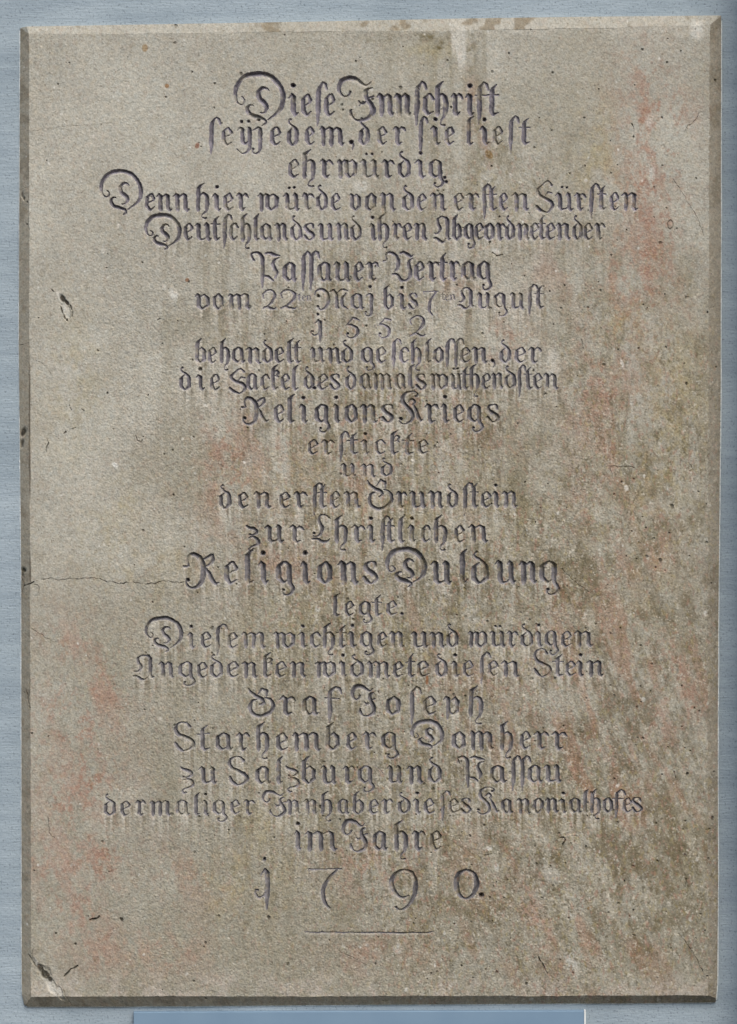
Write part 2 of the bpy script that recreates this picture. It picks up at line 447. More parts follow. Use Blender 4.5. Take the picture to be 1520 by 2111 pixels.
# lines: words, baseline at the left and right end, x-height, then every letter with its left and right edge
# (capitals also with their top and bottom)
LINES = [
    ('Diese Innschrift', 238, 237, 43, 'D 483 586 148 260 i 595 615 e 622 642 fs 649 673 e 669 691 I 696 774 158 250 n 778 812 n 814 847 fs 852 878 c 873 894 h 897 923 r 930 953 i 960 977 f 980 1007 t 1003 1028'),
    ('sey jedem der sie liest', 299, 297, 36, 'fs 429 454 e 458 480 y 489 519 j 519 542 e 557 579 d 592 615 e 630 648 m 660 709 , 718 732 d 741 760 e 778 798 r 811 834 fs 862 881 i 888 908 e 918 937 l 959 977 i 990 1008 e 1016 1037 fs 1047 1070 t 1070 1093'),
    ('ehrwürdig', 366, 366, 36, 'e 595 616 h 622 652 r 660 685 w 695 738 u: 743 781 r 788 812 d 820 847 i 856 878 g 884 914 : 913 925'),
    ('Denn hier würde von den ersten Fürsten', 434, 433, 34, 'D 207 293 350 443 e 301 321 n 324 354 n 358 391 h 403 432 i 438 455 e 461 481 r 488 511 w 532 575 u: 584 618 r 624 646 d 652 675 e 683 702 v 720 744 o 753 776 n 783 816 d 830 853 e 860 879 n 887 920 e 936 957 r 963 986 fs 993 1013 t 1005 1024 e 1030 1047 n 1056 1090 F 1105 1141 372 440 u: 1146 1181 r 1185 1208 fs 1213 1236 t 1232 1250 e 1257 1276 n 1282 1315'),
    ('Deutschlands und ihren Abgeordneten der', 495, 494, 33, 'D 300 372 441 516 e 380 398 u 402 436 t 436 453 fs 457 478 c 473 491 h 496 518 l 521 535 a 537 561 n 567 593 d 599 623 s 627 648 u 655 688 n 693 720 d 722 745 i 762 776 h 778 802 r 809 827 e 831 849 n 853 880 A 894 930 446 500 b 933 951 g 957 978 e 979 997 o 999 1018 r 1022 1041 d 1042 1061 n 1066 1091 e 1093 1111 t 1109 1125 e 1126 1145 n 1147 1175 d 1181 1201 e 1204 1222 r 1226 1246'),
    ('Passauer Vertrag', 579, 577, 38, 'P 515 577 519 594 a 583 612 fs 619 641 fs 635 658 a 655 684 u 688 722 e 730 749 r 755 781 V 790 853 518 580 e 855 875 r 881 904 t 904 922 r 926 947 a 952 981 g 984 1013'),
    ('vom 22ten Maj bis 7ten August', 638, 635, 31, 'v 403 432 o 439 461 m 471 517 2 541 569 2 578 611 M 648 718 595 639 a 722 750 j 752 769 b 790 812 i 820 838 s 842 861 7 873 902 601 637 A 944 977 594 637 u 983 1012 g 1018 1046 u 1052 1080 fs 1086 1108 t 1102 1120'),
    ('1552', 693, 692, 33, 'one 641 664 5 712 742 5 779 807 2 846 877'),
    ('behandelt und geschlossen der', 748, 747, 31, 'b 403 424 e 429 447 h 453 474 a 478 505 n 508 538 d 541 563 e 567 586 l 590 605 t 603 621 u 640 668 n 673 703 d 704 728 g 744 772 e 776 797 fs 805 827 c 823 842 h 846 869 l 874 890 o 893 914 fs 917 937 fs 934 956 e 949 971 n 974 1005 , 1008 1022 d 1030 1053 e 1061 1084 r 1089 1115'),
    ('die Fackel des damals wüthendsten', 804, 801, 31, 'd 370 393 i 405 422 e 433 453 F 473 507 760 812 a 508 532 c 537 556 k 558 576 e 580 598 l 600 615 d 627 648 . 646 652 e 655 676 s 680 700 d 712 734 a 742 765 m 769 808 a 815 837 l 840 854 s 857 878 w 887 924 u: 928 951 t 950 967 h 968 989 e 993 1011 n 1013 1037 d 1040 1064 fs 1066 1084 t 1081 1098 e 1100 1118 n 1120 1151'),
    ('Religions Kriegs', 871, 870, 36, 'R 498 553 819 876 e 565 586 l 591 608 i 618 634 g 648 679 i 686 701 o 711 737 n 743 778 s 787 811 K 823 871 806 875 r 876 903 i 909 926 e 935 957 g 963 995 s 1003 1029'),
    ('erstickte', 936, 935, 29, 'e 634 656 r 663 688 fs 696 719 t 716 738 i 745 761 c 773 795 k 801 824 t 830 853 e 861 882'),
    ('und', 982, 981, 25, 'u 703 734 n 744 775 d 785 810'),
    ('den ersten Grundstein', 1047, 1045, 32, 'd 452 477 e 491 512 n 524 559 e 577 599 r 606 632 fs 642 665 t 655 673 e 681 701 n 709 743 G 757 810 988 1052 r 817 838 u 845 878 n 884 914 d 921 944 fs 952 975 t 970 986 e 992 1013 i 1015 1030 n 1035 1066'),
    ('zur Christlichen', 1118, 1117, 34, 'z 509 534 u 546 585 r 597 626 C 643 680 1061 1119 h 688 718 r 725 751 i 757 773 fs 783 804 t 794 813 l 819 835 i 841 857 c 869 887 h 893 923 e 936 958 n 966 1006'),
    ('Religions Duldung', 1203, 1202, 44, 'R 379 451 1141 1213 e 463 490 l 502 523 i 533 553 g 569 605 i 620 639 o 655 684 n 698 738 s 750 778 D 797 877 1130 1211 u 889 931 l 947 963 d 972 1008 u 1021 1063 n 1071 1106 g 1112 1152'),
    ('legte', 1269, 1268, 29, 'l 685 701 e 711 730 g 739 767 t 767 787 e 796 818 . 825 832'),
    ('Diesem wichtigen und würdigen', 1336, 1333, 31, 'D 299 376 1271 1344 i 386 402 e 414 436 fs 441 468 e 469 490 m 499 548 w 564 610 i 616 633 c 640 661 h 665 691 t 694 714 i 717 735 g 742 771 e 779 798 n 803 833 u 848 883 n 887 916 d 920 945 w 965 1006 u: 1010 1042 r 1045 1067 d 1073 1099 i 1104 1119 g 1123 1151 e 1157 1179 n 1185 1222'),
    ('Angedenken widmete diesen Stein', 1397, 1394, 31, 'A 274 319 1350 1403 n 328 359 g 367 402 e 407 428 d 432 460 e 468 493 n 499 531 k 539 561 e 567 590 n 597 631 w 650 694 i 700 715 d 722 751 m 757 804 e 811 831 t 836 855 e 858 885 d 898 923 i 930 947 e 954 977 fs 986 1011 e 1006 1028 n 1034 1071 S 1100 1137 1338 1397 t 1140 1163 e 1166 1187 i 1189 1205 n 1210 1244'),
    ('Graf Joseph', 1474, 1474, 37, 'G 512 565 1418 1478 r 577 608 a 624 657 f 670 703 I 725 774 1412 1478 o 795 826 fs 842 868 e 872 900 p 914 947 h 965 998'),
    ('Starhemberg Domherr', 1547, 1544, 35, 'S 359 401 1488 1550 t 406 432 a 443 480 r 487 514 h 527 556 e 570 593 m 603 662 b 671 699 e 714 736 r 748 774 g 786 821 D 848 914 1485 1545 o 932 959 m 969 1018 h 1030 1058 e 1072 1095 r 1102 1130 r 1138 1168'),
    ('zu Salzburg und Passau', 1616, 1612, 34, 'z 373 398 u 411 447 S 471 512 1559 1620 a 526 559 l 568 583 z 590 616 b 622 651 u 662 694 r 707 731 g 737 771 u 798 830 n 840 872 d 881 911 P 940 998 1559 1624 a 1010 1044 fs 1051 1074 fs 1070 1094 a 1088 1119 u 1122 1157'),
    ('dermaliger Innhaber dieses Kanonialhofes', 1681, 1676, 29, 'd 214 239 e 248 269 r 280 301 m 310 353 a 362 390 l 398 413 i 416 431 g 438 467 e 475 495 r 502 524 I 540 590 1630 1684 n 590 618 n 627 654 h 660 686 a 696 721 b 727 750 e 760 781 r 786 809 d 820 847 i 852 868 e 874 896 fs 905 928 e 924 946 s 950 971 K 984 1028 1622 1680 a 1033 1058 n 1066 1093 o 1098 1121 n 1124 1151 i 1154 1168 a 1173 1200 l 1202 1214 h 1217 1239 o 1243 1263 f 1263 1289 e 1284 1304 s 1303 1324'),
    ('im Jahre', 1753, 1752, 38, 'i 607 622 m 630 695 I 706 757 1690 1757 a 768 799 h 811 842 r 850 876 e 887 910'),
    ('1790', 1853, 1852, 60, 'one 525 556 7 637 704 9 805 859 0 938 985 . 990 996'),
]
ORD = ['first', 'second', 'third', 'fourth', 'fifth', 'sixth', 'seventh', 'eighth', 'ninth', 'tenth', 'eleventh', 'twelfth', 'thirteenth', 'fourteenth',
       'fifteenth', 'sixteenth', 'seventeenth', 'eighteenth', 'nineteenth', 'twentieth', 'twenty-first', 'twenty-second', 'twenty-third', 'twenty-fourth', 'last']


def carve_glyph(strokes, line, x0, x1, ybase, sy, stem, kd=1.8):
    for kind, pts in strokes:
        p = [(x0 + x * (x1 - x0), ybase - y * sy, ww * stem * 0.5) for x, y, ww in pts]
        if kind == 'd':
            (cx, cy, r), = p
            r = max(r * 0.98, 2.2)
            cut([(cx - .3, cy, r), (cx + .3, cy, r)], 1.5, 3.4, line, 0.35)
            continue
        if kind == 'c':
            p = spline(p)
        cut([(a, b, 0.55 + c * 0.93) for a, b, c in p] if stem > 4 else p, 1.15 if stem > 4 else 1.0, kd, line)


NUM = {}
for li, (words, b0, b1, xh, data) in enumerate(LINES):
    tk = data.split()
    stem = xh * 0.258 if xh < 50 else 11.5
    xs = [float(t) for t in tk if t[0].isdigit() and len(t) > 2]
    xa, xb = 200, 1320
    i = 0
    while i < len(tk):
        g = tk[i]
        oid = li
        if words in ('1552', '1790'):
            oid = 40 + len(NUM)
            NUM[oid] = (g, words)
        x0, x1 = float(tk[i + 1]), float(tk[i + 2])
        yb = b0 + (b1 - b0) * ((x0 - xs[0]) / 800.0)
        yb += random.uniform(-.5, .5)
        i += 3
        if g in CAPS or (g == '7' and i < len(tk) and tk[i][0] in '56' and len(tk[i]) == 3):
            y0, y1 = float(tk[i]), float(tk[i + 1])
            i += 2
            carve_glyph(CAPS.get(g) or GLYPH[g], oid, x0, x1, y1, y1 - y0, (stem * .92 if g != '7' else stem * .9))
        else:
            carve_glyph(GLYPH[g], oid, x0, x1, yb, xh, stem * (1.0 if g not in '2579' else .9))
    if words.startswith('vom'):                       # the small raised endings
        for ox, oy in ((613, 620), (908, 618)):
            for g, a, b in (('t', 0, 8), ('e', 9, 17), ('n', 18, 30)):
                carve_glyph(GLYPH[g], li, ox + a, ox + b, oy, 11, 3.4, 1.9)
    if words.startswith('zu Salz'):
        cut(spline([(752, 1578, .9), (770, 1578, 1.0), (782, 1586, 1.1), (791, 1597, .9)]), .8, 1.2, li)
RULE = len(LINES)
cut([(627, 1921, 1.1), (640, 1922.5, 1.8), (760, 1923, 1.9), (880, 1923, 1.8), (894, 1920, 1.1)], 1.0, 2.2, RULE)
letters = depth.copy()

# ------------------------------------------------------------------ breaks, cracks, pits
dark = np.zeros_like(depth)                     # black-brown tone of holes, cracks and pores
pale = np.zeros_like(depth)                     # fresh pale breaks


def blob(arr, cx, cy, rx, ry, amt=1.0, rot=0.0, soft=0.45, rough=0.35):
    m = max(rx, ry) * 1.6 + 3
    J, I = window(cx - m, cx + m, cy - m, cy + m)
    a = math.radians(rot)
    dx, dy = xx[J, I] - cx + WX[J, I] * .8, yy[J, I] - cy + WY[J, I] * .8
    p = (dx * math.cos(a) + dy * math.sin(a)) / rx
    q = (-dx * math.sin(a) + dy * math.cos(a)) / ry
    d = np.sqrt(p * p + q * q) + rough * .3 * WX[J, I]
    arr[J, I] = np.maximum(arr[J, I], amt * (1 - sstep(d, 1 - soft, 1 + soft)))


def crack(pts, wid, amt=1.0, kd=2.0):
    p = np.array([(x, y, wid) for x, y in pts], dtype=float)
    p = resample(p, 5)
    p[:, 0] += RNG.normal(0, .7, len(p))
    p[:, 1] += RNG.normal(0, .7, len(p))
    p[:, 2] *= RNG.uniform(.35, 1.2, len(p))
    cut([tuple(q) for q in p], .45, kd, -1, .3, own=False)
    for x, y, r in resample(p, 1.0):
        blob(dark, x, y, max(r * .9, .9), max(r * .9, .9), amt * min(1, .35 + r * .5), soft=.6)


CR = [([(85, 1194), (103, 1192), (122, 1196), (142, 1192), (163, 1194), (184, 1192), (207, 1193), (221, 1200), (231, 1197), (244, 1204), (267, 1200), (300, 1204), (318, 1203), (340, 1197), (360, 1201), (384, 1200)], 1.15, .95),
      ([(49, 1208), (57, 1205), (68, 1199)], 2.4, 1.0), ([(43, 1189), (49, 1208), (44, 1222)], 1.1, .9), ([(71, 1205), (80, 1208), (81, 1222)], 1.1, .8),
      ([(58, 1968), (68, 1980), (80, 1999)], 2.2, .8), ([(105, 2028), (118, 2052), (134, 2070)], .9, .5), ([(126, 2028), (134, 2048), (147, 2076)], .9, .5),
      ([(132, 2013), (143, 2002), (159, 1990)], 2.0, .9), ([(184, 1895), (196, 1893), (205, 1890)], 2.0, 1.0),
      ([(100, 1685), (99, 1705), (105, 1722), (112, 1727)], 1.2, .8), ([(65, 1295), (90, 1312), (115, 1325)], 1.0, .6),
      ([(1255, 962), (1275, 961), (1298, 962), (1310, 966)], 1.1, .7), ([(1258, 964), (1263, 980)], .9, .5), ([(1423, 957), (1427, 966), (1422, 970)], 1.2, .9),
      ([(1155, 1727), (1168, 1728), (1160, 1740)], 2.2, 1.0), ([(1111, 1975), (1119, 1990), (1129, 2007)], 1.7, .9),
      ([(1400, 1925), (1425, 1956), (1440, 1985), (1448, 2003)], 1.2, .7), ([(1160, 1174), (1180, 1195), (1217, 1222)], 1.1, .6),
      ([(1390, 370), (1415, 412), (1440, 450), (1452, 488)], .8, .5), ([(1445, 228), (1436, 245), (1418, 262), (1408, 272)], .9, .55),
      ([(97, 905), (102, 911), (98, 920), (96, 930)], 1.6, .95), ([(142, 835), (146, 845)], 1.6, .9), ([(168, 843), (174, 846)], 1.2, .8), ([(148, 884), (156, 882)], 1.2, .8),
      ([(131, 893), (136, 890)], 2.0, .8), ([(280, 898), (284, 908), (290, 914), (294, 908)], 1.2, .7), ([(325, 660), (331, 655)], 1.6, .9),
      ([(62, 272), (120, 262), (180, 258), (235, 252)], .6, .35), ([(60, 735), (90, 750), (110, 775)], .6, .45), ([(230, 818), (262, 815), (285, 800)], .6, .4),
      ([(1200, 700), (1203, 718)], 1.1, .6), ([(180, 1790), (222, 1800), (250, 1785)], .6, .4), ([(70, 1955), (66, 1968)], 1.2, .6),
      ([(700, 1961), (735, 1978), (760, 1992)], .9, .45), ([(1015, 520), (1024, 528), (1036, 526)], 1.7, .9), ([(1000, 1762), (1014, 1760)], 1.8, 1.0),
      ([(1304, 255), (1308, 266)], 1.8, .9), ([(1390, 1590), (1394, 1604)], 1.5, .9), ([(1415, 1812), (1412, 1830)], 1.5, .9), ([(186, 522), (240, 515)], .5, .3),
      ([(62, 1400), (60, 1450)], .8, .7), ([(54, 1420), (62, 1460)], 1.5, .8), ([(39, 710), (60, 708)], .9, .6), ([(38, 388), (60, 386)], .8, .5)]
for pts, wd, am in CR:
    crack(pts, wd, am)
# broken corner at the lower left, chip at the left, ring fossil, pebbles
for cx, cy, rx, ry, a, rot in ((755, 671, 1.8, 2.2, 1, 0), (84, 1997, 5, 11, 1, -38), (94, 2010, 7, 11, 1, -42), (103, 2020, 4, 6, 1, -30), (70, 1981, 4, 9, .55, -28), (129, 616, 4.5, 7.5, 1, -36), (137, 623, 3, 7, 1, -36), (146, 633, 1.5, 6, .9, -18),
                               (128, 640, 1.6, 7, .9, -18), (133, 652, 2, 6, .9, -18), (138, 659, 1.8, 3, 1, 0), (149, 647, 1.5, 6, .6, 8), (109, 599, 1.5, 4, .7, -40),
                               (47, 891, 5, 9, .95, 25), (44, 914, 3, 8, .8, 12), (48, 1176, 5, 4.5, 1, 0), (45, 1183, 3, 5, .7, 0), (45, 400, 2.5, 5, .6, 0), (48, 408, 2, 4, .7, 0)):
    blob(dark, cx, cy, rx, ry, a, rot, .3)
    blob(depth, cx, cy, rx * 1.1, ry * 1.1, 3.5 * a, rot, .5)
for cx, cy, rx, ry, rot in ((106, 2032, 8, 20, -28), (90, 2004, 10, 18, -40), (137, 640, 7, 16, -14), (124, 2048, 6, 15, -20)):
    blob(depth, cx, cy, rx, ry, 2.6, rot, .25, .8)
for t in np.linspace(0, 2 * math.pi, 26):
    blob(dark, 1382 + 5 * math.cos(t), 462 + 9 * math.sin(t), 1.2, 1.4, .95 if abs(math.sin(t)) > .5 else .6, soft=.3)
for cx, cy, rx, ry, a, rot in ((106, 2034, 7, 18, .6, -28), (76, 1985, 4, 14, .7, -30), (136, 640, 7, 14, .5, -12), (122, 608, 4, 10, .7, -25), (125, 2046, 5, 12, .5, -20), (358, 605, 8, 13, .9, -20), (340, 592, 5, 6, .5, 0),
                               (425, 836, 6, 3, .9, 10), (237, 958, 7, 5, 1, 20), (80, 592, 2.5, 2.5, 1, 0), (1009, 1748, 6, 5, 1, 0), (1024, 1787, 5, 7, .7, 0), (1437, 62, 14, 19, .9, 10), (1022, 518, 8, 6, .9, 0),
                               (745, 383, 16, 10, .6, 0), (552, 303, 3, 4, .8, 0), (605, 315, 3, 4, .7, 0), (1053, 360, 3, 4, .8, 0), (655, 1255, 5, 6, .8, 0), (540, 690, 4, 4, .4, 0), (493, 1206, 4, 5, .6, 0), (1283, 748, 3, 9, .8, -15),
                               (1140, 750, 14, 28, .45, 0), (1345, 355, 7, 16, .5, 0), (1340, 250, 9, 14, .4, 15), (985, 1280, 20, 7, .5, 20), (1135, 1800, 16, 26, .5, -30), (1180, 1985, 12, 26, .5, -20), (820, 1956, 9, 9, .6, 0), (660, 1090, 2, 12, .9, -15)):
    blob(pale, cx, cy, rx, ry, a, rot, .5)
n = 0
for k in range(1150):                           # natural pores
    px, py = RNG.uniform(48, 1478), RNG.uniform(42, 2066)
    if k > 500:
        px, py = RNG.normal(1050, 330), RNG.uniform(90, 2030)
    if not 45 < px < 1478:
        continue
    r = min(RNG.exponential(.55) + .8, 3.2)
    blob(dark, px, py, r * RNG.uniform(.7, 1.1), r * RNG.uniform(.8, 1.7), RNG.uniform(.4, 1), RNG.uniform(-40, 40), .4)
    if r > 1.3:
        blob(depth, px, py, r, r, 2.2, 0, .5)
for k in range(950):                            # pale grains
    px, py = RNG.uniform(48, 1478), RNG.uniform(42, 2066)
    r = min(RNG.exponential(.6) + .8, 4)
    blob(pale, px, py, r, r * RNG.uniform(.8, 1.6), RNG.uniform(.35, .9), RNG.uniform(-40, 40), .4)

# ------------------------------------------------------------------ height of the surface, px
e_l = np.interp(yy, *OL); i_l = np.interp(yy, *IL)
e_r = np.interp(yy, *OR); i_r = np.interp(yy, *IR)
e_t = np.interp(xx, *OT); i_t = np.interp(xx, *IT)
e_b = np.interp(xx, *OB); i_b = np.interp(xx, *IB)
wear = .5 * field(12, 12) + .35 * field(4)
tl = (xx - e_l) / (i_l - e_l + .5 * wear)
tr = (e_r - xx) / (e_r - i_r + .9 * wear)
tt = (yy - e_t) / (i_t - e_t + .6 * wear)
tb = (e_b - yy) / (e_b - i_b + .6 * wear)
sides = np.stack([tl, tr, tt, tb])
side = sides.argmin(0)
tmin = sides.min(0)
CH = np.array([18, 8, 5, 16.5], dtype=np.float32)   # each chamfer's drop, px
drop = np.where(tmin < 1, (1 - np.clip(tmin, 0, 1)), 0)
h_all = np.stack([(1 - np.clip(sides[k], 0, 1)) * CH[k] for k in range(4)])
h_all[1] = CH[1] * (1 - np.clip(sides[1], 0, 1)) ** 1.25
chamfer = h_all.max(0)
face = tmin >= 1
in_text = sstep(yy, 300, 700) * sstep(xx, 120, 330) * (1 - sstep(xx, 1180, 1330)) * .8 + .2
rough = ((.10 + .10 * in_text) * field(1.1) + (.03 + .09 * in_text) * field(2.4) + in_text * .13 * field(1.3, 7) + .06 * field(6, 14) + .35 * field(30) + .9 * field(90))
rough = np.where(face, rough, rough * .55)
hgt = -chamfer - depth + rough * (1 - .55 * np.clip(letters, 0, 1))
# ------------------------------------------------------------------ colour of the surface
base = lin(164, 160, 147)
col = np.empty((NY, NX, 3), dtype=np.float32)
col[:] = base


def mixc(mask, c, amt=1.0):
    m = np.clip(mask * amt, 0, 1)[..., None]
    col[:] = col * (1 - m) + c * m


def gb(cx, cy, rx, ry, rot=0):
    a = math.radians(rot)
    dx, dy = xx - cx, yy - cy
    p = (dx * math.cos(a) + dy * math.sin(a)) / rx
    q = (-dx * math.sin(a) + dy * math.cos(a)) / ry
    return np.exp(-(p * p + q * q)).astype(np.float32)


def blobs(lst):
    a = np.zeros((NY, NX), dtype=np.float32)
    for b in lst:
        a = np.maximum(a, b[0] * gb(*b[1:]))
    return a


cloud = fbm(70, 5)
streak = fbm(9, 3, 9.0)
mott = fbm(14, 4)
speck = fbm(5, 3)
# broad tone
mixc(sstep(cloud, -1.0, 2.2), lin(150, 145, 128), .5)
mixc(sstep(-cloud, 0.2, 2.0), lin(179, 176, 162), .5)
# dirt film over the lettering and the lower right, also carrying painted light falloff
film = blobs([(.95, 760, 900, 330, 520), (.9, 950, 1250, 420, 330), (1.0, 1180, 1750, 370, 330), (.75, 1330, 900, 260, 420), (.6, 1300, 1350, 280, 300), (.55, 850, 500, 330, 150), (.9, 900, 1700, 260, 300), (.65, 1000, 420, 250, 160), (.5, 640, 1650, 180, 260)])
film = np.clip(film + .18 * cloud * film, 0, 1)
mixc(film * sstep(.6 * mott + .7 * streak, -1.6, 1.6), lin(130, 120, 95), .74)
mixc(film * sstep(mott + .5 * speck, .35, 2.0), lin(106, 96, 70), .62)
mixc(film * sstep(-mott, .5, 2.0) * (.5 + .5 * sstep(streak, -1, 1)), lin(176, 168, 150), .5)
# soft runs down the middle; light falloff painted as slow darkening towards the foot
runs = fbm(7, 3, 16.0)
zone = blobs([(.8, 940, 260, 130, 260), (1, 760, 1000, 420, 620), (.7, 620, 1650, 320, 280)])
mixc(zone * sstep(runs, -.1, 1.8), lin(112, 103, 74), .58)
mixc(zone * sstep(-runs, .2, 1.8), lin(184, 179, 164), .5)
mixc(blobs([(.8, 230, 1060, 190, 330), (.7, 330, 1300, 170, 120), (.7, 470, 1620, 90, 230), (.7, 600, 350, 330, 160), (.5, 200, 420, 160, 260)]) * sstep(mott + runs, -1.8, 1.4), lin(184, 179, 165), .45)
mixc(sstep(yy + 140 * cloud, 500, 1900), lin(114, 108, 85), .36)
# pink and rust veins, running steeply down to the right
vein = .6 * fbm(26, 5) + .8 * rot_field(11, 70, 22)
low = gb(1200, 1800, 330, 380) + .7 * gb(1320, 1350, 260, 300) + .5 * gb(900, 1250, 300, 300)
diag = rot_field(9, 60, 24, 4)
mixc(low * sstep(diag + .5 * mott, .1, 1.9), lin(96, 84, 62), .55)
mixc(low * sstep(-diag - .4 * mott, .6, 2.2), lin(174, 167, 150), .45)
mixc(low * sstep(rot_field(14, 60, 22), .6, 2.0), lin(140, 100, 74), .5)
vein2 = fbm(16, 4)
mixc(blobs([(.6, 1330, 420, 110, 380), (.6, 1250, 1000, 130, 330, -8), (.7, 160, 1640, 160, 330), (.45, 520, 960, 160, 220), (.4, 330, 1900, 260, 130)]) * sstep(vein2 + vein, -2.2, 2), lin(155, 136, 120), .42)
pk = blobs([(1, 1345, 250, 46, 130, -12), (1, 1370, 330, 34, 60, -20), (.95, 1335, 360, 50, 55, 0), (.8, 1330, 520, 45, 130, 8), (.6, 1400, 220, 40, 70, 0), (.75, 1265, 640, 60, 130, 18), (.8, 1240, 810, 60, 130, 5), (.75, 1270, 940, 60, 90, 0),
            (.95, 1215, 1060, 26, 80, -24), (.95, 1255, 1140, 30, 80, -24), (.9, 1330, 1110, 50, 75, 10), (.6, 1040, 700, 60, 60, 0), (.55, 1180, 560, 90, 60, 0), (.8, 1052, 880, 26, 55, -20), (.8, 1390, 1370, 26, 70, -28), (.85, 1420, 1440, 26, 60, -20), (.7, 1370, 1480, 40, 60),
            (.55, 950, 860, 120, 60), (.8, 470, 970, 50, 120), (.6, 560, 900, 90, 90), (.75, 560, 1170, 110, 40), (.75, 150, 1330, 50, 60, -30), (.9, 210, 1420, 50, 70), (1, 150, 1500, 40, 90, -20), (1, 185, 1600, 26, 70, -28), (.9, 140, 1640, 60, 60), (.95, 130, 1770, 70, 60), (.9, 200, 1770, 60, 60), (.9, 150, 1880, 60, 70), (.75, 210, 1960, 60, 50), (.6, 400, 1800, 80, 60), (.6, 330, 1960, 120, 50), (.7, 715, 1000, 80, 40), (.6, 980, 1390, 60, 30), (.75, 760, 1790, 90, 60), (.6, 1000, 1790, 80, 80), (.6, 790, 1975, 100, 40), (.8, 1110, 1900, 26, 110, -18), (.5, 950, 590, 60, 50), (.7, 1000, 270, 16, 60), (.8, 972, 230, 14, 60)])
fine = field(1.6)
fine2 = fbm(4, 3, 1.6)
mixc(pk * sstep(1.2 * vein + .5 * vein2 + .7 * fine2 + .4 * fine, -1.6, 2.2), lin(156, 128, 110), .85)
mixc(pk * sstep(vein2 + 1.0 * fine2 + .6 * fine, .9, 3.0), lin(138, 100, 80), .55)
mixc(sstep(blobs([(.55, 150, 1600, 170, 380), (.6, 1330, 500, 130, 480), (.45, 1230, 1500, 260, 420), (.4, 700, 1000, 420, 330)]), 0, 1) * sstep(fine2 + .8 * fine + .5 * vein, .1, 2.4), lin(150, 116, 98), .7)
# ochre stains
oc = blobs([(.9, 1390, 850, 60, 160), (.9, 1360, 990, 60, 120), (.7, 1280, 680, 60, 60), (.8, 1230, 330, 45, 130), (.6, 150, 790, 60, 140), (.8, 255, 1030, 26, 50, -20), (.6, 210, 1110, 60, 60), (.6, 540, 1740, 60, 150), (.7, 500, 1810, 80, 100), (.5, 620, 1300, 120, 60), (.7, 885, 105, 60, 20), (.5, 1340, 1200, 60, 90), (.5, 850, 1060, 300, 60), (.6, 610, 1000, 90, 70), (.5, 300, 1180, 160, 60)])
mixc(oc * sstep(vein2 + .7 * fine2, -1.4, 2.2), lin(154, 141, 100), .65)
# green-brown halo and white lime run below the top edge
mixc(blobs([(1, 908, 100, 14, 42, -12), (.9, 972, 105, 10, 45, 4), (.9, 885, 76, 40, 10), (.6, 968, 66, 40, 10), (.45, 800, 80, 60, 14), (.5, 985, 240, 12, 70)]) * sstep(mott + speck, -1.4, 1.2), lin(104, 94, 64), .95)
run = np.clip(1 - np.abs(xx - 945 - .06 * (yy - 60)) / (24 - .13 * np.clip(yy - 55, 0, 140) + 4 * streak), 0, 1) * (1 - sstep(yy, 100, 170)) * sstep(yy, 34, 44)
mixc(sstep(run, 0, .5), lin(196, 192, 180), .8)
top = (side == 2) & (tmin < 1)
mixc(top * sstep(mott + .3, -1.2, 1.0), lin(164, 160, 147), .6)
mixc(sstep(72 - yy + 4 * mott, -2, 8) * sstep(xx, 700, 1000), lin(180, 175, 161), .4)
mixc(top * sstep(fbm(18, 3), .9, 1.6), lin(122, 108, 84), .7)
# lighter washed rims: bottom strip, left strip
mixc(sstep(yy, 1990, 2040) * sstep(mott, -1, 1), lin(180, 170, 158), .5)
mixc((1 - sstep(xx, 60, 260)) * sstep(mott + cloud, -1.5, 1.5), lin(174, 170, 156), .35)
# water runs under the strokes: pale tracks, brown between
src = np.clip(letters / 2.5, 0, 1)
wet = src * (1 - .8 * sstep(yy, 1690, 1830))
acc = np.zeros_like(src)
row = np.zeros(NX, dtype=np.float32)
dec = math.exp(-G / 26.0)
for j in range(NY):
    row = np.maximum(row * dec, wet[j])
    acc[j] = row
off = sstep(field(1.6, 60), -1.0, 1.2)
acc = np.clip(acc, 0, 1) * (src < .05)
mixc(acc * off * sstep(yy, 300, 620), lin(190, 184, 170), .8)
mixc(np.roll(acc, 5, 1) * (1 - off) * (src < .05) * sstep(yy, 330, 620), lin(102, 92, 71), .7)
mixc(film * sstep(fbm(4, 3, 5.0), .5, 2.0), lin(96, 84, 64), .45)
# worn pale lips of the letters, lower left
lip = np.roll(np.roll(src, -3, 1), 3, 0)
lip = np.clip(lip - src, 0, 1)
mixc(lip, lin(188, 181, 168), .35)
# chamfers carry less dirt; the right one has shade put into its colour
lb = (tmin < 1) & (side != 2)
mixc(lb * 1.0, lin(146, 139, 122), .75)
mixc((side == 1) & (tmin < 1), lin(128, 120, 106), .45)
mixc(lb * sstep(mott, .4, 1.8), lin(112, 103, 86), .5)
# dark line and dirt on the left arris
ar = np.exp(-((tl - 1.0) * 14) ** 2) * sstep(field(3, 45), -.2, .8) * ((yy > 700) & (yy < 1200))
mixc(ar, lin(66, 56, 42), .9)
# dark holes and cracks, pale breaks
mixc(pale, lin(206, 203, 192), .8)
mixc(dark, lin(42, 38, 28), .93)
for cx, cy, rx, ry, rot, c in ((1008, 318, 6.5, 9.5, -35, (122, 98, 62)), (407, 300, 5, 6, 30, (132, 92, 74)), (345, 177, 5, 5, 0, (140, 106, 70)), (299, 100, 6, 8, 0, (150, 128, 96)), (386, 577, 4, 4, 0, (130, 96, 70)), (880, 1402, 3, 9, 0, (126, 84, 52)), (1213, 1872, 3, 3, 0, (110, 74, 48))):
    t = np.zeros_like(depth)
    blob(t, cx, cy, rx, ry, 1, rot, .2)
    mixc(t, lin(*c), .9)
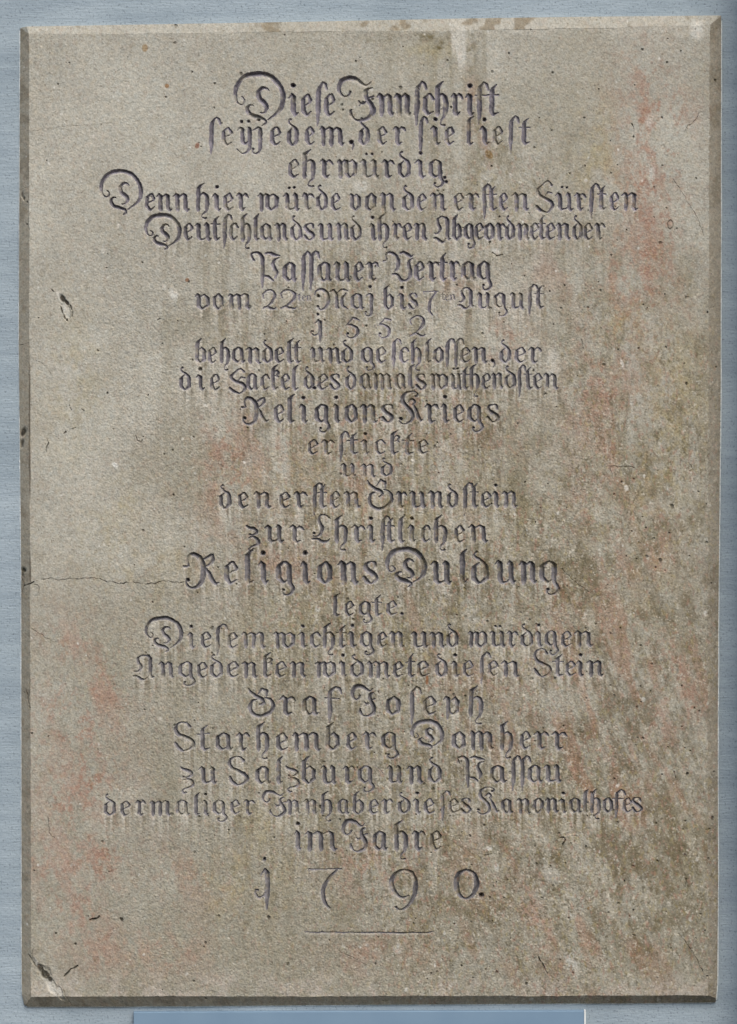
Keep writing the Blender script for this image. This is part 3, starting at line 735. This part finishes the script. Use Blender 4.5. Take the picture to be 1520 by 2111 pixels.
# grain of the stone
g1, g2 = field(.8), field(1.9)
tex = np.clip(film * 1.1 + .35 * sstep(yy, 700, 1500), .25, 1)
mixc(tex * sstep(.7 * field(1.0) + .5 * field(2.2, 3.2), .4, 2.0), lin(190, 183, 166), .65)
mixc(tex * sstep(.7 * field(1.0) + .6 * field(2.4, 4.0), .3, 1.9), lin(90, 82, 60), .65)
mixc(tex * sstep(field(1.7, 3), .6, 2.2), lin(146, 133, 90), .4)
mixc(tex * sstep(field(1.7, 3), .7, 2.2), lin(152, 116, 98), .45)
mixc(sstep(g1 + .6 * field(1.4), 1.5, 3.0), lin(92, 84, 70), .7)
gr = 1 + .10 * g1 + .03 * g2
col *= gr[..., None]
hue = field(2.4) * .012
col[..., 0] *= 1 + hue
col[..., 2] *= 1 - hue
# remains of grey-violet paint in the cut letters
pm = sstep(letters, .25, 1.1)
fresh = np.clip(1 - sstep(yy + 160 * cloud, 300, 900) * .8, 0, 1)[..., None]
paint = lin(126, 121, 127) * fresh + lin(118, 115, 115) * (1 - fresh)
patch = sstep(field(16) + .6 * field(5), -.8, 1.4)[..., None]
paint = paint * (.8 + .35 * patch)
worn = np.clip(sstep(mott + .8 * speck, .5, 2.0) * .7 + .12 * sstep(g2, 0, 2), 0, .8)
pmx = (pm * (1 - worn))[..., None]
col = col * (1 - pmx) + paint * (1 + .06 * g2 + .05 * g1)[..., None] * pmx
col = np.clip(col, .01, .9)

# ------------------------------------------------------------------ build the plaque from the field
vx = X(xx)
vz = Z(yy)
vy = -(DEPTH + hgt) * S
V = np.stack([vx, vy, vz], -1).reshape(-1, 3).astype(np.float32)
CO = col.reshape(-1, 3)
idx = np.arange(NX * NY, dtype=np.int32).reshape(NY, NX)
Q = np.stack([idx[:-1, :-1], idx[1:, :-1], idx[1:, 1:], idx[:-1, 1:]], -1).reshape(-1, 4)


def quadmax(a):
    return np.maximum(np.maximum(a[:-1, :-1], a[1:, :-1]), np.maximum(a[1:, 1:], a[:-1, 1:]))


part = np.full((NY - 1, NX - 1), -1, dtype=np.int16)
tq = np.minimum(np.minimum(tmin[:-1, :-1], tmin[1:, :-1]), np.minimum(tmin[1:, 1:], tmin[:-1, 1:]))
sq = side[:-1, :-1]
bev = tq < .96
part[bev] = 100 + sq[bev]
oq = quadmax(owner)
lq = quadmax(letters)
lm = (lq > .3) & (oq >= 0) & ~bev
part[lm] = oq[lm]
part = part.ravel()

root = bpy.data.objects.new('inscribed_plaque', None)
C.objects.link(root)
root.location = (0, 0, 0)
tag(root, 'weathered beige stone slab inscribed with blackletter German text, mounted on the pale blue wall', 'stone plaque')


def sub(mask, name, mat):
    f = Q[mask]
    used, inv = np.unique(f, return_inverse=True)
    return mesh_obj(name, V[used], inv.reshape(-1, 4), mat, root, CO[used])


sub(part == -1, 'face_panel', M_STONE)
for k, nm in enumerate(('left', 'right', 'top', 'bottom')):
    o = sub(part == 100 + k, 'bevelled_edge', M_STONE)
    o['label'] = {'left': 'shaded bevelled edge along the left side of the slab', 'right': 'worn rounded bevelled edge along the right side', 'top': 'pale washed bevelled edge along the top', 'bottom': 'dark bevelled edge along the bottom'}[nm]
for li, (words, *_r) in enumerate(LINES):
    if words in ('1552', '1790'):
        continue
    o = sub(part == li, 'inscription_line', M_CUT)
    o['label'] = '%s carved line, reading %s' % (ORD[li], words)
for oid, (g, words) in NUM.items():
    o = sub(part == oid, 'carved_full_stop' if g == '.' else 'carved_numeral', M_CUT)
    o['label'] = ('%s of the carved year %s' % ('full stop' if g == '.' else 'numeral ' + g.replace('one', '1'), words))
o = sub(part == RULE, 'dividing_rule', M_CUT)
o['label'] = 'thin straight carved rule under the year 1790'

# the body of the slab behind its face: edge walls running back into the wall
bi = np.concatenate([idx[0, :], idx[1:, -1], idx[-1, -2::-1], idx[-2:0:-1, 0]])
fr = V[bi].copy()
bk = fr.copy()
bk[:, 1] = 0.004
nb = len(bi)
a = np.arange(nb)
b = np.roll(a, -1)
mesh_obj('slab_body', np.concatenate([fr, bk]), np.stack([a, a + nb, b + nb, b], 1), M_STONE, root, np.concatenate([CO[bi], CO[bi]]))

# thin bead of pale paint where wall and stone meet
m, t, bs = new_mat('white_joint_paint')
bs.inputs['Base Color'].default_value = (.62, .66, .66, 1)
nz = node(t, 'ShaderNodeTexNoise')
nz.inputs['Scale'].default_value = 90
cr = node(t, 'ShaderNodeValToRGB')
cr.color_ramp.elements[0].position = .35
cr.color_ramp.elements[0].color = (.40, .46, .48, 1)
cr.color_ramp.elements[1].position = .6
cr.color_ramp.elements[1].color = (.82, .84, .81, 1)
t.links.new(nz.outputs['Fac'], cr.inputs['Fac'])
t.links.new(cr.outputs['Color'], bs.inputs['Base Color'])
M_JOINT = m
pts = []
for yq in np.arange(60, 2050, 5.0):
    pts.append((np.interp(yq, *OL) - 1.0, yq, 0))
for xq in np.arange(50, 1474, 5.0):
    pts.append((xq, np.interp(xq, *OB) + 1.2, 1))
for yq in np.arange(2064, 36, -5.0):
    pts.append((np.interp(yq, *OR) + 1.8, yq, 2))
vv, ff = [], []
ph = 0.0
for i, (px, py, sd_) in enumerate(pts):
    ph = .85 * ph + RNG.normal(0, .35)
    r = np.clip((1.0, 1.3, 1.9)[sd_] + .55 * ph, .15, 2.6)
    for k in range(6):
        an = k * math.pi / 3
        ox = r * math.cos(an)
        oy = r * math.sin(an) * .8
        if sd_ == 1:
            vv.append((X(px), -(9 + oy) * S, Z(py + ox)))
        else:
            vv.append((X(px + ox), -(9 + oy) * S, Z(py)))
    if i:
        o0, o1 = (i - 1) * 6, i * 6
        for k in range(6):
            ff.append((o0 + k, o0 + (k + 1) % 6, o1 + (k + 1) % 6, o1 + k))
mesh_obj('joint_bead', vv, ff, M_JOINT, root, smooth=True)

# ------------------------------------------------------------------ the wall, with a projection added for shade
def wall_material():
    m, t, b = new_mat('blue_wall_paint')
    tc = node(t, 'ShaderNodeTexCoord')
    mp = node(t, 'ShaderNodeMapping')
    t.links.new(tc.outputs['Object'], mp.inputs['Vector'])
    n1 = node(t, 'ShaderNodeTexNoise')
    n1.inputs['Scale'].default_value = 9
    n1.inputs['Detail'].default_value = 5
    t.links.new(mp.outputs[0], n1.inputs['Vector'])
    r1 = node(t, 'ShaderNodeValToRGB')
    r1.color_ramp.elements[0].position = .3
    r1.color_ramp.elements[0].color = (.275, .332, .366, 1)
    r1.color_ramp.elements[1].position = .7
    r1.color_ramp.elements[1].color = (.335, .395, .43, 1)
    t.links.new(n1.outputs['Fac'], r1.inputs['Fac'])
    # fine pinholes
    n2 = node(t, 'ShaderNodeTexNoise')
    n2.inputs['Scale'].default_value = 330
    n2.inputs['Detail'].default_value = 2
    t.links.new(mp.outputs[0], n2.inputs['Vector'])
    r2 = node(t, 'ShaderNodeValToRGB')
    r2.color_ramp.elements[0].position = .28
    r2.color_ramp.elements[0].color = (.55, .55, .56, 1)
    r2.color_ramp.elements[1].position = .42
    r2.color_ramp.elements[1].color = (1, 1, 1, 1)
    t.links.new(n2.outputs['Fac'], r2.inputs['Fac'])
    mu = node(t, 'ShaderNodeMix', data_type='RGBA', blend_type='MULTIPLY')
    mu.inputs[0].default_value = 1
    t.links.new(r1.outputs['Color'], mu.inputs[6])
    t.links.new(r2.outputs['Color'], mu.inputs[7])
    # patchy old brushwork
    mp3 = node(t, 'ShaderNodeMapping')
    mp3.inputs['Scale'].default_value = (5, 1, 60)
    t.links.new(tc.outputs['Object'], mp3.inputs['Vector'])
    n5 = node(t, 'ShaderNodeTexNoise')
    n5.inputs['Scale'].default_value = 1
    n5.inputs['Detail'].default_value = 6
    n5.inputs['Roughness'].default_value = .65
    t.links.new(mp3.outputs[0], n5.inputs['Vector'])
    r5 = node(t, 'ShaderNodeValToRGB')
    r5.color_ramp.elements[0].position = .36
    r5.color_ramp.elements[0].color = (.86, .87, .88, 1)
    r5.color_ramp.elements[1].position = .66
    r5.color_ramp.elements[1].color = (1.08, 1.07, 1.05, 1)
    t.links.new(n5.outputs['Fac'], r5.inputs['Fac'])
    mu2 = node(t, 'ShaderNodeMix', data_type='RGBA', blend_type='MULTIPLY')
    mu2.inputs[0].default_value = 1
    t.links.new(mu.outputs[2], mu2.inputs[6])
    t.links.new(r5.outputs['Color'], mu2.inputs[7])
    t.links.new(mu2.outputs[2], b.inputs['Base Color'])
    # brushed coat
    mp2 = node(t, 'ShaderNodeMapping')
    mp2.inputs['Scale'].default_value = (60, 1, 420)
    t.links.new(tc.outputs['Object'], mp2.inputs['Vector'])
    n3 = node(t, 'ShaderNodeTexNoise')
    n3.inputs['Scale'].default_value = 1
    n3.inputs['Detail'].default_value = 3
    t.links.new(mp2.outputs[0], n3.inputs['Vector'])
    n4 = node(t, 'ShaderNodeTexNoise')
    n4.inputs['Scale'].default_value = 240
    n4.inputs['Detail'].default_value = 3
    t.links.new(mp.outputs[0], n4.inputs['Vector'])
    ad = node(t, 'ShaderNodeMath', operation='ADD')
    t.links.new(n3.outputs['Fac'], ad.inputs[0])
    t.links.new(n4.outputs['Fac'], ad.inputs[1])
    bp = node(t, 'ShaderNodeBump')
    bp.inputs['Strength'].default_value = .6
    bp.inputs['Distance'].default_value = .0011
    t.links.new(ad.outputs[0], bp.inputs['Height'])
    t.links.new(bp.outputs[0], b.inputs['Normal'])
    b.inputs['Roughness'].default_value = .75
    return m


M_WALL = wall_material()
wy = -9 * S                                        # wall face, px proud of the slab's back
v_, f_ = box_verts(-1.6, 1.6, wy, wy + .12, -1.9, 1.9)
wall = mesh_obj('plaster_wall', v_, f_, M_WALL)
v_, f_ = box_verts(X(1546), 1.6, wy - 130 * S, wy - .0005, -1.9, 1.9)
mesh_obj('added_shade_projection', v_, f_, M_WALL, wall)  # unseen block added right of view to darken the right-hand strip
tag(wall, 'pale blue painted plaster wall around the carved stone slab', 'wall')

# ------------------------------------------------------------------ the board below
m, t, bs = new_mat('blue_board_paint')
tc = node(t, 'ShaderNodeTexCoord')
nz = node(t, 'ShaderNodeTexNoise')
nz.inputs['Scale'].default_value = 14
nz.inputs['Detail'].default_value = 6
t.links.new(tc.outputs['Object'], nz.inputs['Vector'])
cr = node(t, 'ShaderNodeValToRGB')
cr.color_ramp.elements[0].position = .3
cr.color_ramp.elements[0].color = (.165, .245, .325, 1)
cr.color_ramp.elements[1].position = .7
cr.color_ramp.elements[1].color = (.19, .275, .355, 1)
t.links.new(nz.outputs['Fac'], cr.inputs['Fac'])
t.links.new(cr.outputs['Color'], bs.inputs['Base Color'])
bs.inputs['Roughness'].default_value = .55
M_BOARD = m
m, t, bs = new_mat('white_edge')
nz = node(t, 'ShaderNodeTexNoise')
nz.inputs['Scale'].default_value = 60
cr = node(t, 'ShaderNodeValToRGB')
cr.color_ramp.elements[0].color = (.6, .62, .58, 1)
cr.color_ramp.elements[1].color = (.8, .8, .76, 1)
t.links.new(nz.outputs['Fac'], cr.inputs['Fac'])
t.links.new(cr.outputs['Color'], bs.inputs['Base Color'])
M_EDGE = m

board = bpy.data.objects.new('mounted_board', None)
C.objects.link(board)
board.location = (X(741), wy, Z(2600))
tag(board, 'flat blue-grey board with a white right edge, on the wall below the stone slab', 'board')


def local(vs, o):
    return [(x - o.location[0], y - o.location[1], z - o.location[2]) for x, y, z in vs]


bt = 14 * S
# board with a slightly sloping top: left end 2087, right end 2083
x0, x1 = X(275), X(1205)
zt0, zt1, zb = Z(2087.5), Z(2085), Z(2600)
e = 1.2 * S
vs = [(x0, wy, zb), (x1, wy, zb), (x1, wy, zt1), (x0, wy, zt0),
      (x0, wy - bt + e, zb), (x1, wy - bt + e, zb), (x1, wy - bt + e, zt1), (x0, wy - bt + e, zt0),
      (x0 + e, wy - bt, zb), (x1 - e, wy - bt, zb), (x1 - e, wy - bt, zt1 - e), (x0 + e, wy - bt, zt0 - e)]
fs = [(0, 1, 5, 4), (1, 2, 6, 5), (2, 3, 7, 6), (3, 0, 4, 7), (4, 5, 9, 8), (5, 6, 10, 9), (6, 7, 11, 10), (7, 4, 8, 11), (8, 9, 10, 11)]
mesh_obj('board_panel', local(vs, board), fs, M_BOARD, board)
v_, f_ = box_verts(X(1205.4), X(1208.6), wy - bt * .9, wy + .001, zb, zt1 + .6 * S)
mesh_obj('edge_strip', local(v_, board), f_, M_EDGE, board)
